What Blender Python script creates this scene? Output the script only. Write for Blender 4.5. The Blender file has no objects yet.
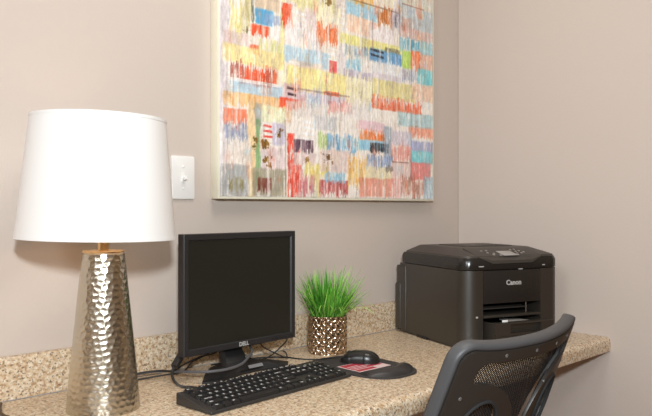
import bpy, bmesh, math, random
import numpy as np
from mathutils import Vector, Matrix, noise as mnoise
random.seed(7)
PI = math.pi
scene = bpy.context.scene
col = scene.collection

# ------------------------------------------------------------------ helpers
def s2l(c):
    return tuple(((v / 12.92) if v <= 0.04045 else ((v + 0.055) / 1.055) ** 2.4) for v in c)

def rgb255(r, g, b):
    return s2l((r / 255, g / 255, b / 255))

def mat(name, color, rough=0.5, metal=0.0, **kw):
    m = bpy.data.materials.new(name); m.use_nodes = True
    b = m.node_tree.nodes['Principled BSDF']
    b.inputs['Base Color'].default_value = (*color, 1)
    b.inputs['Roughness'].default_value = rough
    b.inputs['Metallic'].default_value = metal
    for k, v in kw.items():
        b.inputs[k].default_value = v
    return m

def nodes(m):
    nt = m.node_tree
    return nt, nt.nodes['Principled BSDF'], nt.nodes, nt.links

def add_bump(m, scale, strength, dist=0.001, detail=3.0, kind='noise'):
    nt, b, N, L = nodes(m)
    tc = N.new('ShaderNodeTexCoord')
    if kind == 'noise':
        t = N.new('ShaderNodeTexNoise'); t.inputs['Scale'].default_value = scale
        t.inputs['Detail'].default_value = detail; o = t.outputs['Fac']
    else:
        t = N.new('ShaderNodeTexVoronoi'); t.inputs['Scale'].default_value = scale; o = t.outputs['Distance']
    L.new(tc.outputs['Object'], t.inputs['Vector'])
    bp = N.new('ShaderNodeBump'); bp.inputs['Strength'].default_value = strength
    bp.inputs['Distance'].default_value = dist
    L.new(o, bp.inputs['Height']); L.new(bp.outputs['Normal'], b.inputs['Normal'])
    return m

def link(name, me, mats=None, parent=None, loc=(0, 0, 0), rot=(0, 0, 0), smooth=None):
    o = bpy.data.objects.new(name, me)
    col.objects.link(o)
    if mats:
        for m in (mats if isinstance(mats, (list, tuple)) else [mats]):
            me.materials.append(m)
    o.location = loc; o.rotation_euler = rot
    if parent: o.parent = parent
    if smooth is not None and hasattr(me, 'polygons'):
        for p in me.polygons: p.use_smooth = True
        if smooth < 179:
            me.set_sharp_from_angle(angle=math.radians(smooth))
    return o

def obj(name, bm, mats, parent=None, loc=(0, 0, 0), rot=(0, 0, 0), smooth=40):
    bmesh.ops.recalc_face_normals(bm, faces=bm.faces[:])
    me = bpy.data.meshes.new(name); bm.to_mesh(me); bm.free()
    return link(name, me, mats, parent, loc, rot, smooth)

def obj_vf(name, v, f, mats, parent=None, loc=(0, 0, 0), rot=(0, 0, 0), smooth=40, recalc=True):
    bm = bmesh.new()
    vs = [bm.verts.new(p) for p in v]
    for q in f:
        try: bm.faces.new([vs[i] for i in q])
        except ValueError: pass
    if not recalc:
        me = bpy.data.meshes.new(name); bm.to_mesh(me); bm.free()
        return link(name, me, mats, parent, loc, rot, smooth)
    return obj(name, bm, mats, parent, loc, rot, smooth)

def thing(name, label, cat, loc=(0, 0, 0), rotz=0, group=None):
    o = bpy.data.objects.new(name, None); col.objects.link(o)
    o.empty_display_size = 0.05
    o.location = loc; o.rotation_euler = (0, 0, rotz)
    o['label'] = label; o['category'] = cat
    if group: o['group'] = group
    return o

def structure(o):
    o['kind'] = 'structure'; return o

def add_box(bm, x0, x1, y0, y1, z0, z1, bev=0.0, seg=2, mi=0):
    r = bmesh.ops.create_cube(bm, size=1.0)
    vs = r['verts']
    for v in vs:
        v.co = Vector(((x0 + x1) / 2 + v.co.x * (x1 - x0), (y0 + y1) / 2 + v.co.y * (y1 - y0), (z0 + z1) / 2 + v.co.z * (z1 - z0)))
    es = list({e for v in vs for e in v.link_edges}); fs = list({f for v in vs for f in v.link_faces})
    for f in fs: f.material_index = mi
    if bev > 0:
        bmesh.ops.bevel(bm, geom=es, offset=bev, segments=seg, profile=0.5, affect='EDGES')
    return vs

def boxbm(*a, **k):
    bm = bmesh.new(); add_box(bm, *a, **k); return bm

def add_prism(bm, pts, z0, z1, bev=0.0, seg=2, mi=0, bev_bottom=False):
    b = [bm.verts.new((p[0], p[1], z0)) for p in pts]
    t = [bm.verts.new((p[0], p[1], z1)) for p in pts]
    n = len(pts)
    fb = bm.faces.new(b[::-1]); ft = bm.faces.new(t)
    fs = [bm.faces.new((b[i], b[(i + 1) % n], t[(i + 1) % n], t[i])) for i in range(n)]
    for f in [fb, ft] + fs: f.material_index = mi
    if bev > 0:
        es = list(ft.edges) + (list(fb.edges) if bev_bottom else [])
        bmesh.ops.bevel(bm, geom=es, offset=bev, segments=seg, profile=0.5, affect='EDGES')

def rrect(x0, x1, y0, y1, r, n=6, corners=(1, 1, 1, 1)):
    """rounded rectangle outline; corners: front-left, front-right, back-right, back-left"""
    pts = []
    for k, (cx, cy, a0) in enumerate(((x0, y0, PI), (x1, y0, 1.5 * PI), (x1, y1, 0), (x0, y1, .5 * PI))):
        rr = r * corners[k]
        if rr <= 0: pts.append((cx, cy)); continue
        ox = cx + rr * (1 if k in (0, 3) else -1); oy = cy + rr * (1 if k in (0, 1) else -1)
        for i in range(n + 1):
            a = a0 + .5 * PI * i / n
            pts.append((ox + rr * math.cos(a), oy + rr * math.sin(a)))
    return pts

def add_lathe(bm, prof, n=48, cap0=True, cap1=True, c=(0, 0)):
    rings = []
    for r, z in prof:
        rings.append([bm.verts.new((c[0] + r * math.cos(2 * PI * i / n), c[1] + r * math.sin(2 * PI * i / n), z)) for i in range(n)])
    for a, b in zip(rings, rings[1:]):
        for i in range(n):
            bm.faces.new((a[i], a[(i + 1) % n], b[(i + 1) % n], b[i]))
    if cap0: bm.faces.new(rings[0][::-1])
    if cap1: bm.faces.new(rings[-1])

def lathebm(*a, **k):
    bm = bmesh.new(); add_lathe(bm, *a, **k); return bm

def spline(pts, n=10):
    P = [Vector(p) for p in pts]; P = [2 * P[0] - P[1]] + P + [2 * P[-1] - P[-2]]
    out = []
    for i in range(1, len(P) - 2):
        a, b, c, d = P[i - 1:i + 3]
        for k in range(n):
            t = k / n
            out.append(.5 * ((2 * b) + (c - a) * t + (2 * a - 5 * b + 4 * c - d) * t * t + (3 * b - a - 3 * c + d) * t ** 3))
    out.append(P[-2]); return out

def add_tube(bm, pts, r, n=8, smooth_n=10, caps=True):
    path = spline(pts, smooth_n) if smooth_n else [Vector(p) for p in pts]
    up = Vector((0, 0, 1)); prev = None
    for i, p in enumerate(path):
        t = (path[min(i + 1, len(path) - 1)] - path[max(i - 1, 0)]).normalized()
        if i == 0:
            u = t.cross(up)
            if u.length < .05: u = t.cross(Vector((1, 0, 0)))
        else:
            u = u - t * u.dot(t)
        u.normalize(); w = t.cross(u)
        ring = [bm.verts.new(p + r * (u * math.cos(2 * PI * k / n) + w * math.sin(2 * PI * k / n))) for k in range(n)]
        if prev:
            for k in range(n):
                bm.faces.new((prev[k], prev[(k + 1) % n], ring[(k + 1) % n], ring[k]))
        elif caps: bm.faces.new(ring[::-1])
        prev = ring
    if caps: bm.faces.new(prev)

def tubebm(*a, **k):
    bm = bmesh.new(); add_tube(bm, *a, **k); return bm

_tx = {}
def text_mesh(s, size, extrude=0.0, bold=0.0, align='CENTER', shear=0.0):
    key = (s, size, extrude, bold, align, shear)
    if key in _tx: return _tx[key]
    c = bpy.data.curves.new('txt', 'FONT'); c.body = s; c.size = size; c.extrude = extrude; c.offset = bold
    c.align_x = align; c.align_y = 'CENTER'; c.shear = shear; c.resolution_u = 3
    o = bpy.data.objects.new('txt', c); col.objects.link(o)
    dg = bpy.context.evaluated_depsgraph_get(); dg.update()
    me = bpy.data.meshes.new_from_object(o.evaluated_get(dg))
    v = [tuple(p.co) for p in me.vertices]; f = [tuple(p.vertices) for p in me.polygons]
    bpy.data.objects.remove(o); bpy.data.curves.remove(c); bpy.data.meshes.remove(me)
    _tx[key] = (v, f); return v, f

# ------------------------------------------------------------------ materials
M_wall = add_bump(mat('greige_wall_paint', s2l((.800, .754, .720)), .75), 140, .35, .0012, 2)
M_floor = mat('wood_floor', s2l((.55, .42, .30)), .45)
M_white = mat('white_plastic', (.90, .90, .89), .35)
M_black = mat('black_plastic', (.016, .016, .017), .42)
M_black2 = mat('black_matte_plastic', (.010, .010, .011), .55)
M_bezel = mat('monitor_bezel_plastic', (.022, .022, .024), .38)
M_key = mat('key_plastic', (.012, .012, .013), .5)
M_kbody = mat('keyboard_body_plastic', (.030, .028, .027), .42)
M_legend = mat('key_legend_print', (.72, .72, .72), .6)
M_silver = mat('silver_print', (.62, .62, .62), .35, .3)
M_screen = mat('dark_screen', (.014, .015, .012), .33)
M_cable = mat('black_cable', (.018, .017, .017), .45)
M_greycable = mat('grey_cable', (.10, .10, .11), .45)
M_browncord = mat('brown_cord', (.07, .04, .02), .5)
M_printer = add_bump(mat('printer_black_plastic', (.030, .025, .020), .41), 900, .25, .0003, 2)
M_printer_g = mat('printer_gloss_plastic', (.020, .018, .017), .22)
M_printer_top = add_bump(mat('printer_top_plastic', (.046, .040, .035), .45), 900, .25, .0003, 2)
M_lcd = mat('grey_lcd', (.36, .35, .34), .3)
M_steel = mat('steel', (.55, .55, .55), .3, 1.0)
M_dullsteel = mat('dull_steel', (.22, .22, .22), .45, .6)
M_brass = mat('brushed_brass', (.83, .60, .33), .28, 1.0)
M_champ = mat('hammered_champagne_metal', (.62, .57, .48), .27, 1.0)
M_bronze = mat('bronze_pot_metal', (.56, .44, .33), .17, 1.0)
M_soil = mat('dark_soil', (.02, .015, .01), .9)
M_pad = add_bump(mat('mouse_pad_fabric', (.040, .036, .036), .8), 1500, .4, .0004, 2)
M_gel = mat('gel_rest_fabric', (.028, .026, .027), .42)
M_pad_paper = mat('pink_paper', (.80, .62, .62), .5)
M_pad_red = mat('red_print', (.50, .045, .075), .5)
M_mouse = mat('mouse_plastic', (.014, .014, .014), .3)
M_rim = add_bump(mat('grey_chair_rim', (.062, .063, .067), .5), 700, .3, .0005, 2)
M_chair = mat('chair_plastic', (.028, .024, .021), .42)
M_chair_blk = mat('chair_dark_fabric', (.016, .016, .017), .85)
M_caulk = mat('grey_caulk', (.34, .33, .33), .6)
M_bulb = mat('bulb_glass', (1, .9, .75), .3)
_b = M_bulb.node_tree.nodes['Principled BSDF']
_b.inputs['Emission Color'].default_value = (1, .57, .27, 1); _b.inputs['Emission Strength'].default_value = 8.0

# wood planks
M_printer.node_tree.nodes['Principled BSDF'].inputs['Specular IOR Level'].default_value = .75
nt, b, N, L = nodes(M_floor)
tc = N.new('ShaderNodeTexCoord'); br = N.new('ShaderNodeTexBrick')
br.inputs['Color1'].default_value = (.30, .17, .09, 1); br.inputs['Color2'].default_value = (.24, .13, .065, 1)
br.inputs['Mortar'].default_value = (.06, .03, .02, 1); br.inputs['Scale'].default_value = 1.0
br.inputs['Mortar Size'].default_value = .002; br.inputs['Brick Width'].default_value = 1.2; br.inputs['Row Height'].default_value = .13
L.new(tc.outputs['Object'], br.inputs['Vector']); L.new(br.outputs['Color'], b.inputs['Base Color'])

# lamp shade linen: opaque white cloth that lets a little light through
M_shade = bpy.data.materials.new('white_linen_shade'); M_shade.use_nodes = True
nt, b, N, L = nodes(M_shade)
b.inputs['Base Color'].default_value = (.93, .93, .93, 1); b.inputs['Roughness'].default_value = .9
tr = N.new('ShaderNodeBsdfTranslucent'); tr.inputs['Color'].default_value = (.95, .9, .84, 1)
mx = N.new('ShaderNodeMixShader'); mx.inputs[0].default_value = .10
L.new(b.outputs[0], mx.inputs[1]); L.new(tr.outputs[0], mx.inputs[2])
L.new(mx.outputs[0], N['Material Output'].inputs['Surface'])

# granite laminate
M_granite = bpy.data.materials.new('beige_granite_laminate'); M_granite.use_nodes = True
nt, b, N, L = nodes(M_granite)
b.inputs['Roughness'].default_value = .36
tc = N.new('ShaderNodeTexCoord')
def noise_tex(scale, detail, rough=.5, off=0.0):
    mp = N.new('ShaderNodeMapping'); mp.inputs['Location'].default_value = (off, off * .7, off * 1.3)
    t = N.new('ShaderNodeTexNoise'); t.inputs['Scale'].default_value = scale; t.inputs['Detail'].default_value = detail
    t.inputs['Roughness'].default_value = rough
    L.new(tc.outputs['Object'], mp.inputs['Vector']); L.new(mp.outputs[0], t.inputs['Vector'])
    return t.outputs['Fac']
def ramp(fac, stops):
    r = N.new('ShaderNodeValToRGB'); e = r.color_ramp.elements
    while len(e) < len(stops): e.new(.5)
    for el, (p, c) in zip(e, stops): el.position = p; el.color = (*c, 1)
    L.new(fac, r.inputs[0]); return r.outputs['Color']
def mixc(fac, a, bb):
    m_ = N.new('ShaderNodeMix'); m_.data_type = 'RGBA'
    L.new(fac, m_.inputs['Factor']); L.new(a, m_.inputs['A'])
    if isinstance(bb, tuple): m_.inputs['B'].default_value = (*bb, 1)
    else: L.new(bb, m_.inputs['B'])
    return m_.outputs['Result']
c0 = ramp(noise_tex(95, 3, .6), [(.30, s2l((.71, .58, .44))), (.45, s2l((.825, .73, .605))), (.58, s2l((.88, .815, .72))), (.72, s2l((.92, .88, .81)))])
f1 = ramp(noise_tex(125, 2, .5, 3.1), [(.54, (0, 0, 0)), (.66, (.8, .8, .8))])
c1 = mixc(f1, c0, s2l((.64, .49, .35)))
f2 = ramp(noise_tex(170, 2, .5, 7.7), [(.59, (0, 0, 0)), (.66, (.9, .9, .9))])
c2 = mixc(f2, c1, s2l((.36, .325, .29)))
f3 = ramp(noise_tex(190, 1, .5, 12.3), [(.62, (0, 0, 0)), (.68, (.8, .8, .8))])
c3 = mixc(f3, c2, s2l((.95, .93, .88)))
L.new(c3, b.inputs['Base Color'])

# chair mesh: woven net with real holes
M_net = bpy.data.materials.new('woven_net'); M_net.use_nodes = True
nt, b, N, L = nodes(M_net)
b.inputs['Base Color'].default_value = (.012, .012, .013, 1); b.inputs['Roughness'].default_value = .7
uv = N.new('ShaderNodeUVMap'); uv.uv_map = 'UVMap'
mp = N.new('ShaderNodeMapping'); mp.inputs['Rotation'].default_value = (0, 0, PI / 4); mp.inputs['Scale'].default_value = (240, 240, 240)
L.new(uv.outputs[0], mp.inputs[0])
sp = N.new('ShaderNodeSeparateXYZ'); L.new(mp.outputs[0], sp.inputs[0])
def mth(op, a, bb=None):
    m_ = N.new('ShaderNodeMath'); m_.operation = op
    if isinstance(a, (int, float)): m_.inputs[0].default_value = a
    else: L.new(a, m_.inputs[0])
    if bb is not None:
        if isinstance(bb, (int, float)): m_.inputs[1].default_value = bb
        else: L.new(bb, m_.inputs[1])
    return m_.outputs[0]
hx = mth('GREATER_THAN', mth('FRACT', sp.outputs[0]), .27); hy = mth('GREATER_THAN', mth('FRACT', sp.outputs[1]), .27)
hole = mth('MULTIPLY', hx, hy)
tp = N.new('ShaderNodeBsdfTransparent'); mx = N.new('ShaderNodeMixShader')
L.new(hole, mx.inputs[0]); L.new(b.outputs[0], mx.inputs[1]); L.new(tp.outputs[0], mx.inputs[2])
L.new(mx.outputs[0], N['Material Output'].inputs['Surface'])

# attribute coloured materials (painting, grass)
def attr_mat(name, rough):
    m = bpy.data.materials.new(name); m.use_nodes = True
    nt, b, N, L = nodes(m); a = N.new('ShaderNodeAttribute'); a.attribute_name = 'Col'
    L.new(a.outputs['Color'], b.inputs['Base Color']); b.inputs['Roughness'].default_value = rough
    return m
M_paint = attr_mat('acrylic_paint', .5)
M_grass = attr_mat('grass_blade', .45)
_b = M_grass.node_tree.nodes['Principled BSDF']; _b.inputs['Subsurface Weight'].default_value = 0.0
M_canvas = mat('cream_canvas_edge', s2l((.93, .91, .83)), .8)

# ------------------------------------------------------------------ the room
structure(obj('wall_back', boxbm(-5.0, .15, 0, .15, 0, 2.7), M_wall, smooth=None))
structure(obj('wall_right', boxbm(0, .15, -.748, 0, 0, 2.7, bev=.004), M_wall, smooth=None))
structure(obj('floor', boxbm(-5.0, 2.5, -4.5, .15, -.1, 0), M_floor, smooth=None))

# ------------------------------------------------------------------ countertop (z 0.75)
TOP = .75
ct = thing('countertop', 'beige speckled granite countertop running along the back wall into the corner', 'countertop', (0, 0, TOP))
prof = [(-.001, -.0475), (-.606, -.0475)]
for i in range(0, 5):
    a = -PI / 2 - .5 * PI * i / 4; prof.append((-.608 + .004 * math.cos(a), -.0435 + .004 * math.sin(a)))
for i in range(0, 9):
    a = PI - .5 * PI * i / 8; prof.append((-.594 + .018 * math.cos(a), -.018 + .018 * math.sin(a)))
prof.append((-.001, 0))
bm = bmesh.new()
xs = (-4.6, -.0005)
ra = [bm.verts.new((xs[0], y, z)) for y, z in prof]; rb = [bm.verts.new((xs[1], y, z)) for y, z in prof]
n = len(prof)
bm.faces.new(ra); bm.faces.new(rb[::-1])
for i in range(n): bm.faces.new((ra[i], rb[i], rb[(i + 1) % n], ra[(i + 1) % n]))
obj('worktop', bm, M_granite, ct, smooth=35)
bs = thing('backsplash', 'low speckled granite backsplash strip standing against the back wall', 'backsplash', (0, 0, TOP))
bm = bmesh.new(); add_prism(bm, [(-4.6, -.02), (-.0005, -.02), (-.0005, -.001), (-4.6, -.001)], 0.0005, .098, bev=.003, seg=2)
obj('slab', bm, M_granite, bs)
obj('caulk_seam', tubebm([(-4.6, -.0205, .0013), (-.0005, -.0205, .0013)], .0012, 6, 0), M_caulk, bs)

# ------------------------------------------------------------------ light switch
sw = thing('light_switch', 'white wall plate with a toggle light switch half hidden behind the lamp shade', 'light switch', (-1.2655, 0, 1.262))
bm = bmesh.new(); add_prism(bm, rrect(-.0355, .0355, -.058, .058, .004, 4), 0, .006, bev=.0022, seg=2)
p = obj('wall_plate', bm, M_white, sw, rot=(PI / 2, 0, 0))
bm = bmesh.new(); add_prism(bm, rrect(-.0062, .0062, -.0135, .0135, .001, 2), .006, .0072, bev=.0005)
obj('toggle_collar', bm, M_white, sw, rot=(PI / 2, 0, 0))
bm = bmesh.new(); add_box(bm, -.0042, .0042, -.018, -.0060, -.0115, -.001, bev=.001)
o = obj('toggle', bm, M_white, sw, rot=(math.radians(-18), 0, 0))
for zz in (.030, -.030):
    o = obj('screw', lathebm([(.0032, 0), (.0032, .0012), (.002, .0018)], 16), M_white, sw, loc=(0, -.0058, zz), rot=(PI / 2, 0, 0))

# ------------------------------------------------------------------ painting
PATCH = [
(0,32,-18,680,216,208,214,'f',80),(28,1000,458,681,236,226,210,'f',50),(28,49,514,571,176,180,196,'v',60),
(39,81,477,570,240,228,150,'v',90),(78,114,480,598,196,186,128,'v',80),(116,127,514,612,84,88,74,'v',90),
(129,230,570,612,216,192,164,'f',80),(129,202,522,570,84,164,214,'f',95),(167,238,529,559,150,172,210,'f',70),
(114,187,484,519,240,84,48,'d',95),(183,234,484,530,248,242,242,'v',80),(14,114,437,483,216,194,190,'f',70),
(114,148,427,457,240,104,62,'d',85),(144,242,443,476,216,220,140,'v',80),(14,246,394,447,247,228,158,'f',90),
(230,246,428,643,236,226,150,'s',70),(234,279,533,607,240,80,48,'d',90),(250,472,611,662,232,226,156,'v',80),
(333,394,523,613,216,196,200,'v',70),(250,390,465,550,244,238,242,'v',85),(295,338,531,597,252,248,248,'h',100),
(381,495,565,627,252,242,200,'v',80),(381,481,505,570,240,118,68,'v',90),(403,467,633,659,120,92,40,'b',80),
(490,524,494,694,246,244,242,'h',80),(519,685,625,677,160,208,232,'f',90),(528,638,567,625,246,200,172,'f',80),
(528,658,668,713,236,176,72,'v',85),(658,788,680,740,246,230,190,'v',80),(679,760,619,680,200,110,44,'v',95),
(638,760,555,615,242,232,236,'v',80),(490,810,522,557,234,228,140,'f',90),(754,804,594,709,206,200,216,'v',80),
(771,785,623,680,90,86,96,'v',80),(799,1000,711,778,208,214,204,'f',80),(799,1000,636,715,184,198,206,'f',85),
(804,867,618,670,196,140,120,'d',60),(799,1000,596,636,214,180,174,'f',80),(799,921,552,597,84,168,200,'v',85),
(915,1000,549,602,154,204,216,'f',85),(246,444,424,478,184,214,232,'f',85),(271,408,401,436,234,204,180,'f',70),
(262,316,398,436,250,244,236,'h',80),(435,476,457,496,250,244,242,'h',90),(437,474,414,457,230,90,92,'s',90),
(481,519,423,503,232,226,232,'v',70),(254,519,340,417,249,232,156,'f',92),(519,592,434,478,136,200,230,'v',85),
(505,648,413,440,192,184,206,'f',90),(514,648,325,417,247,238,186,'v',85),(509,648,488,522,120,156,176,'v',75),
(592,648,429,491,244,236,234,'v',70),(638,816,485,531,100,154,200,'f',95),(643,711,499,535,36,40,50,'h',85),
(716,799,529,544,70,66,70,'d',60),(810,864,483,549,184,220,104,'f',95),(862,921,479,557,242,110,60,'d',90),
(915,1000,492,553,222,172,150,'f',80),(903,1000,435,495,108,204,216,'f',85),(810,903,438,482,140,158,186,'v',80),
(648,816,443,493,226,232,242,'v',85),(648,810,415,447,216,208,216,'f',80),(648,891,362,426,228,216,146,'f',85),
(867,1000,372,436,242,204,178,'f',85),(643,927,320,370,240,112,76,'u',90),(39,89,339,394,180,104,92,'v',90),
(74,218,334,396,234,90,56,'u',95),(214,250,348,390,250,238,196,'v',90),(35,238,306,344,180,208,226,'f',85),
(39,230,341,350,248,246,244,'s',80),(14,271,268,309,245,186,116,'d',85),(242,308,309,359,212,176,184,'f',80),
(258,300,316,353,60,40,48,'h',90),(295,519,307,349,206,190,208,'v',85),(338,399,294,335,170,204,226,'v',60),
(417,486,341,354,234,90,56,'f',80),(226,304,277,314,234,72,44,'d',95),(14,100,214,260,244,128,92,'d',90),
(18,107,165,214,136,148,178,'v',85),(103,133,-3,281,242,208,156,'f',85),(129,156,218,283,160,164,160,'f',70),
(133,152,33,236,118,164,104,'f',85),(156,250,232,280,236,238,198,'f',85),(198,250,163,230,196,190,216,'f',80),
(163,198,176,224,226,70,60,'h',90),(250,514,259,307,226,218,212,'f',70),(435,548,289,326,236,140,128,'v',70),
(514,648,267,328,232,226,226,'v',60),(321,372,183,257,252,250,250,'h',100),(368,476,224,270,200,200,202,'f',75),
(258,287,141,203,226,58,38,'d',95),(283,368,144,188,84,52,72,'d',90),(386,439,165,214,180,206,126,'v',85),
(430,572,164,213,106,176,226,'v',90),(548,617,168,209,150,204,214,'v',80),(582,716,241,273,232,190,204,'f',70),
(587,716,207,245,246,116,48,'u',95),(587,727,172,207,142,198,226,'f',85),(638,738,164,199,40,40,44,'d',90),
(711,754,138,262,146,162,180,'f',75),(749,862,134,203,228,124,112,'v',70),(850,1000,233,277,242,150,120,'d',85),
(788,1000,271,323,172,208,216,'f',80),(754,867,199,250,206,196,212,'f',70),(862,1000,180,222,164,172,212,'f',85),
(862,1000,139,184,130,212,222,'f',90),(21,118,96,171,228,216,206,'v',85),(4,107,6,98,170,172,172,'f',85),
(35,89,20,61,140,128,72,'v',60),(122,254,7,92,158,150,128,'f',85),(156,250,89,156,226,206,208,'f',80),
(141,194,19,61,120,52,40,'d',80),(258,316,8,148,236,84,66,'v',92),(304,377,9,82,202,106,112,'v',85),
(283,381,107,145,228,206,204,'f',85),(329,439,73,112,238,220,120,'v',90),(368,399,6,83,242,220,158,'f',90),
(394,528,7,63,190,86,86,'d',90),(421,514,56,89,150,202,228,'v',90),(399,538,89,162,226,200,194,'f',75),
(528,622,49,144,247,190,98,'v',90),(612,760,69,118,236,222,180,'f',80),(582,765,9,75,236,150,128,'f',85),
(622,760,114,157,144,166,204,'v',90),(749,867,79,141,232,202,194,'f',85),(862,981,75,142,236,130,126,'f',90),
(799,957,15,81,186,112,92,'v',80),(939,1000,4,91,172,196,210,'f',85),(749,810,6,78,232,168,160,'f',70),
(862,866,70,741,100,110,120,'s',55),(796,800,510,757,110,140,150,'s',60),(249,253,11,245,150,110,100,'s',50),
(649,653,350,628,140,140,150,'s',50),(536,539,51,169,130,90,70,'s',50),(519,793,676,682,130,104,80,'s',60),
(810,939,717,721,150,110,100,'s',70),(254,538,344,349,150,120,110,'s',60),(754,850,135,139,110,70,60,'s',70),
(214,246,188,216,120,88,28,'b',95),(156,191,154,181,120,88,28,'b',95),(118,137,151,187,110,96,40,'b',90),
(163,202,97,137,130,92,24,'b',95),(408,449,114,146,110,70,40,'b',90),(325,351,113,132,150,110,50,'b',80),
(78,107,477,500,110,90,50,'b',80),(716,754,98,123,120,110,100,'b',60)
]
CW = .973; CX = -1.174; CZ = 1.2055; CD = .035
NX, NZ = 400, 420
rng = np.random.default_rng(11)
S, V = np.meshgrid((np.arange(NX) + .5) / NX, (np.arange(NZ) + .5) / NZ)     # canvas fractions
img = np.zeros((NZ, NX, 3)) + np.array([248, 240, 232]) / 255
def smooth1(a, k):
    ker = np.ones(k) / k
    return np.convolve(np.pad(a, (k, k), mode='wrap'), ker, mode='same')[k:-k]
def vnoise(kx, kz):
    """streaky noise: white noise averaged along z (kz cells) and x (kx cells), scaled to about -1..1"""
    a = rng.normal(size=(NZ, NX))
    ker = np.ones(kz) / kz
    a = np.apply_along_axis(lambda c: np.convolve(np.pad(c, (kz, kz), mode='reflect'), ker, mode='same')[kz:-kz], 0, a)
    if kx > 1:
        k2 = np.ones(kx) / kx
        a = np.apply_along_axis(lambda c: np.convolve(np.pad(c, (kx, kx), mode='reflect'), k2, mode='same')[kx:-kx], 1, a)
    return a / a.std()
streak = vnoise(3, 44); streak2 = vnoise(5, 22); blot = vnoise(9, 9); fine = vnoise(2, 6)
def sst(x): x = np.clip(x, 0, 1); return x * x * (3 - 2 * x)
# loose blocks for the part above the photo's edge, then the observed patches over them
pool = [(240, 230, 168), (165, 207, 230), (240, 120, 70), (216, 198, 200), (242, 236, 236), (188, 214, 222), (230, 168, 120), (236, 224, 180), (200, 192, 212), (232, 132, 108)]
extra = []
for i in range(120):
    s0 = rng.uniform(-50, 950); v0 = rng.uniform(590, 980)
    extra.append((s0, s0 + rng.uniform(40, 190), v0, v0 + rng.uniform(20, 70), *pool[rng.integers(len(pool))], ('f', 'v', 'd', 'v')[rng.integers(4)], rng.uniform(60, 95)))
for (s0, s1, v0, v1, cr, cg, cb, st, al) in extra + PATCH:
    s0, s1, v0, v1 = s0 / 1000, s1 / 1000, v0 / 1000, v1 / 1000; al = al / 100
    c = np.array([cr, cg, cb]) / 255; c = np.clip(c.mean() + (c - c.mean()) * 1.03, 0, 1)
    w = s1 - s0; h = v1 - v0
    ex = .0035; ez = .006
    if st == 's': ex = .0015; ez = .002
    if st == 'f': ex = min(.010, w * .2); ez = min(.010, h * .25)
    jit = blot * (.0 if st == 's' else .0012)
    colr = smooth1(rng.normal(size=NX), 2); colr = colr / colr.std()
    lo = np.zeros(NX) + v0; hi = np.zeros(NX) + v1
    if st == 'd': lo = v0 + np.abs(colr) * h * .22 - .1 * h
    if st == 'u': hi = v1 - np.abs(colr) * h * .34 + .1 * h
    if st == 'v': lo = v0 + colr * h * .14; hi = v1 + np.roll(colr, 7) * h * .14
    m = sst((S + jit - s0) / ex + .5) * sst((s1 - S - jit) / ex + .5) * sst((V + jit - lo[None]) / ez + .5) * sst((hi[None] - V - jit) / ez + .5)
    if st in 'v': m = m * np.clip(.85 + .42 * streak, .10, 1)
    if st in 'du': m = m * np.clip(.98 + .30 * streak, .25, 1)
    if st == 'f': m = m * np.clip(.98 + .15 * streak2, .4, 1)
    if st == 'h':
        k = max(2, round(h / .017)); ph = (V - v0 + S * .05) / h * k
        m = m * sst((np.sin(ph * 2 * PI) + .15) * 2) * np.clip(.95 + .2 * streak2, 0, 1)
    if st == 'b':
        cx, cz = (s0 + s1) / 2, (v0 + v1) / 2
        d = ((S - cx) / (w / 2)) ** 2 + ((V - cz) / (h / 2)) ** 2
        m = sst((1.25 - d + blot * .7 + fine * .5 - .45) * 2.5)
    m = (m * al)[..., None]
    img = img * (1 - m) + np.clip(c + .045 * streak2[..., None] * np.array([1, .95, .9]), 0, 1) * m
# small loose dabs
for i in range(260):
    sc_, vc_ = rng.uniform(.03, .98), rng.uniform(.02, .98); w, h = rng.uniform(.008, .04), rng.uniform(.012, .045)
    c = np.array(pool[rng.integers(len(pool))]) / 255
    m = sst((w / 2 - np.abs(S - sc_)) / .004 + .5) * sst((h / 2 - np.abs(V - vc_ + .012 * streak)) / .012 + .5) * np.clip(.6 + .5 * streak, 0, 1) * rng.uniform(.2, .65)
    img = img * (1 - m[..., None]) + c * m[..., None]
# scraped light and coloured streaks over everything
wst = sst((streak - .75) * 1.3)[..., None] * .62; img = img * (1 - wst) + np.array([1.0, .985, .96]) * wst
dst = sst((-streak2 - 1.35) * 1.2)[..., None] * .22; img = img * (1 - dst) + np.array([.55, .47, .45]) * dst
img = np.clip(img * (1 + .025 * fine[..., None]), 0, 1)
lin = np.where(img <= .04045, img / 12.92, ((img + .055) / 1.055) ** 2.4)
pt = thing('canvas_painting', 'large abstract canvas painting of dripping red, yellow and blue blocks on the wall', 'painting', (CX, 0, CZ))
bx = boxbm(0, CW, -CD + .0005, -.0005, 0, CW, bev=.002)
obj('canvas_edge', bx, M_canvas, pt)
# relief of the paint layer
rel = .0009 * (.5 * streak + .4 * fine)
vv = []; k0 = .004
for j in range(NZ):
    for i in range(NX):
        edge = min(i, j, NX - 1 - i, NZ - 1 - j)
        vv.append((k0 + (CW - 2 * k0) * i / (NX - 1), -CD - (.0007 + max(-.0005, min(.0012, rel[j, i])) if edge > 1 else -.0009), k0 + (CW - 2 * k0) * j / (NZ - 1)))
ff = [(j * NX + i, j * NX + i + 1, (j + 1) * NX + i + 1, (j + 1) * NX + i) for j in range(NZ - 1) for i in range(NX - 1)]
me = bpy.data.meshes.new('paint_layer'); me.from_pydata(vv, [], ff)
at = me.color_attributes.new('Col', 'FLOAT_COLOR', 'POINT')
at.data.foreach_set('color', np.concatenate([lin.reshape(-1, 3), np.ones((NX * NZ, 1))], 1).astype(np.float32).ravel())
link('paint_layer', me, M_paint, pt, smooth=180)

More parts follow.
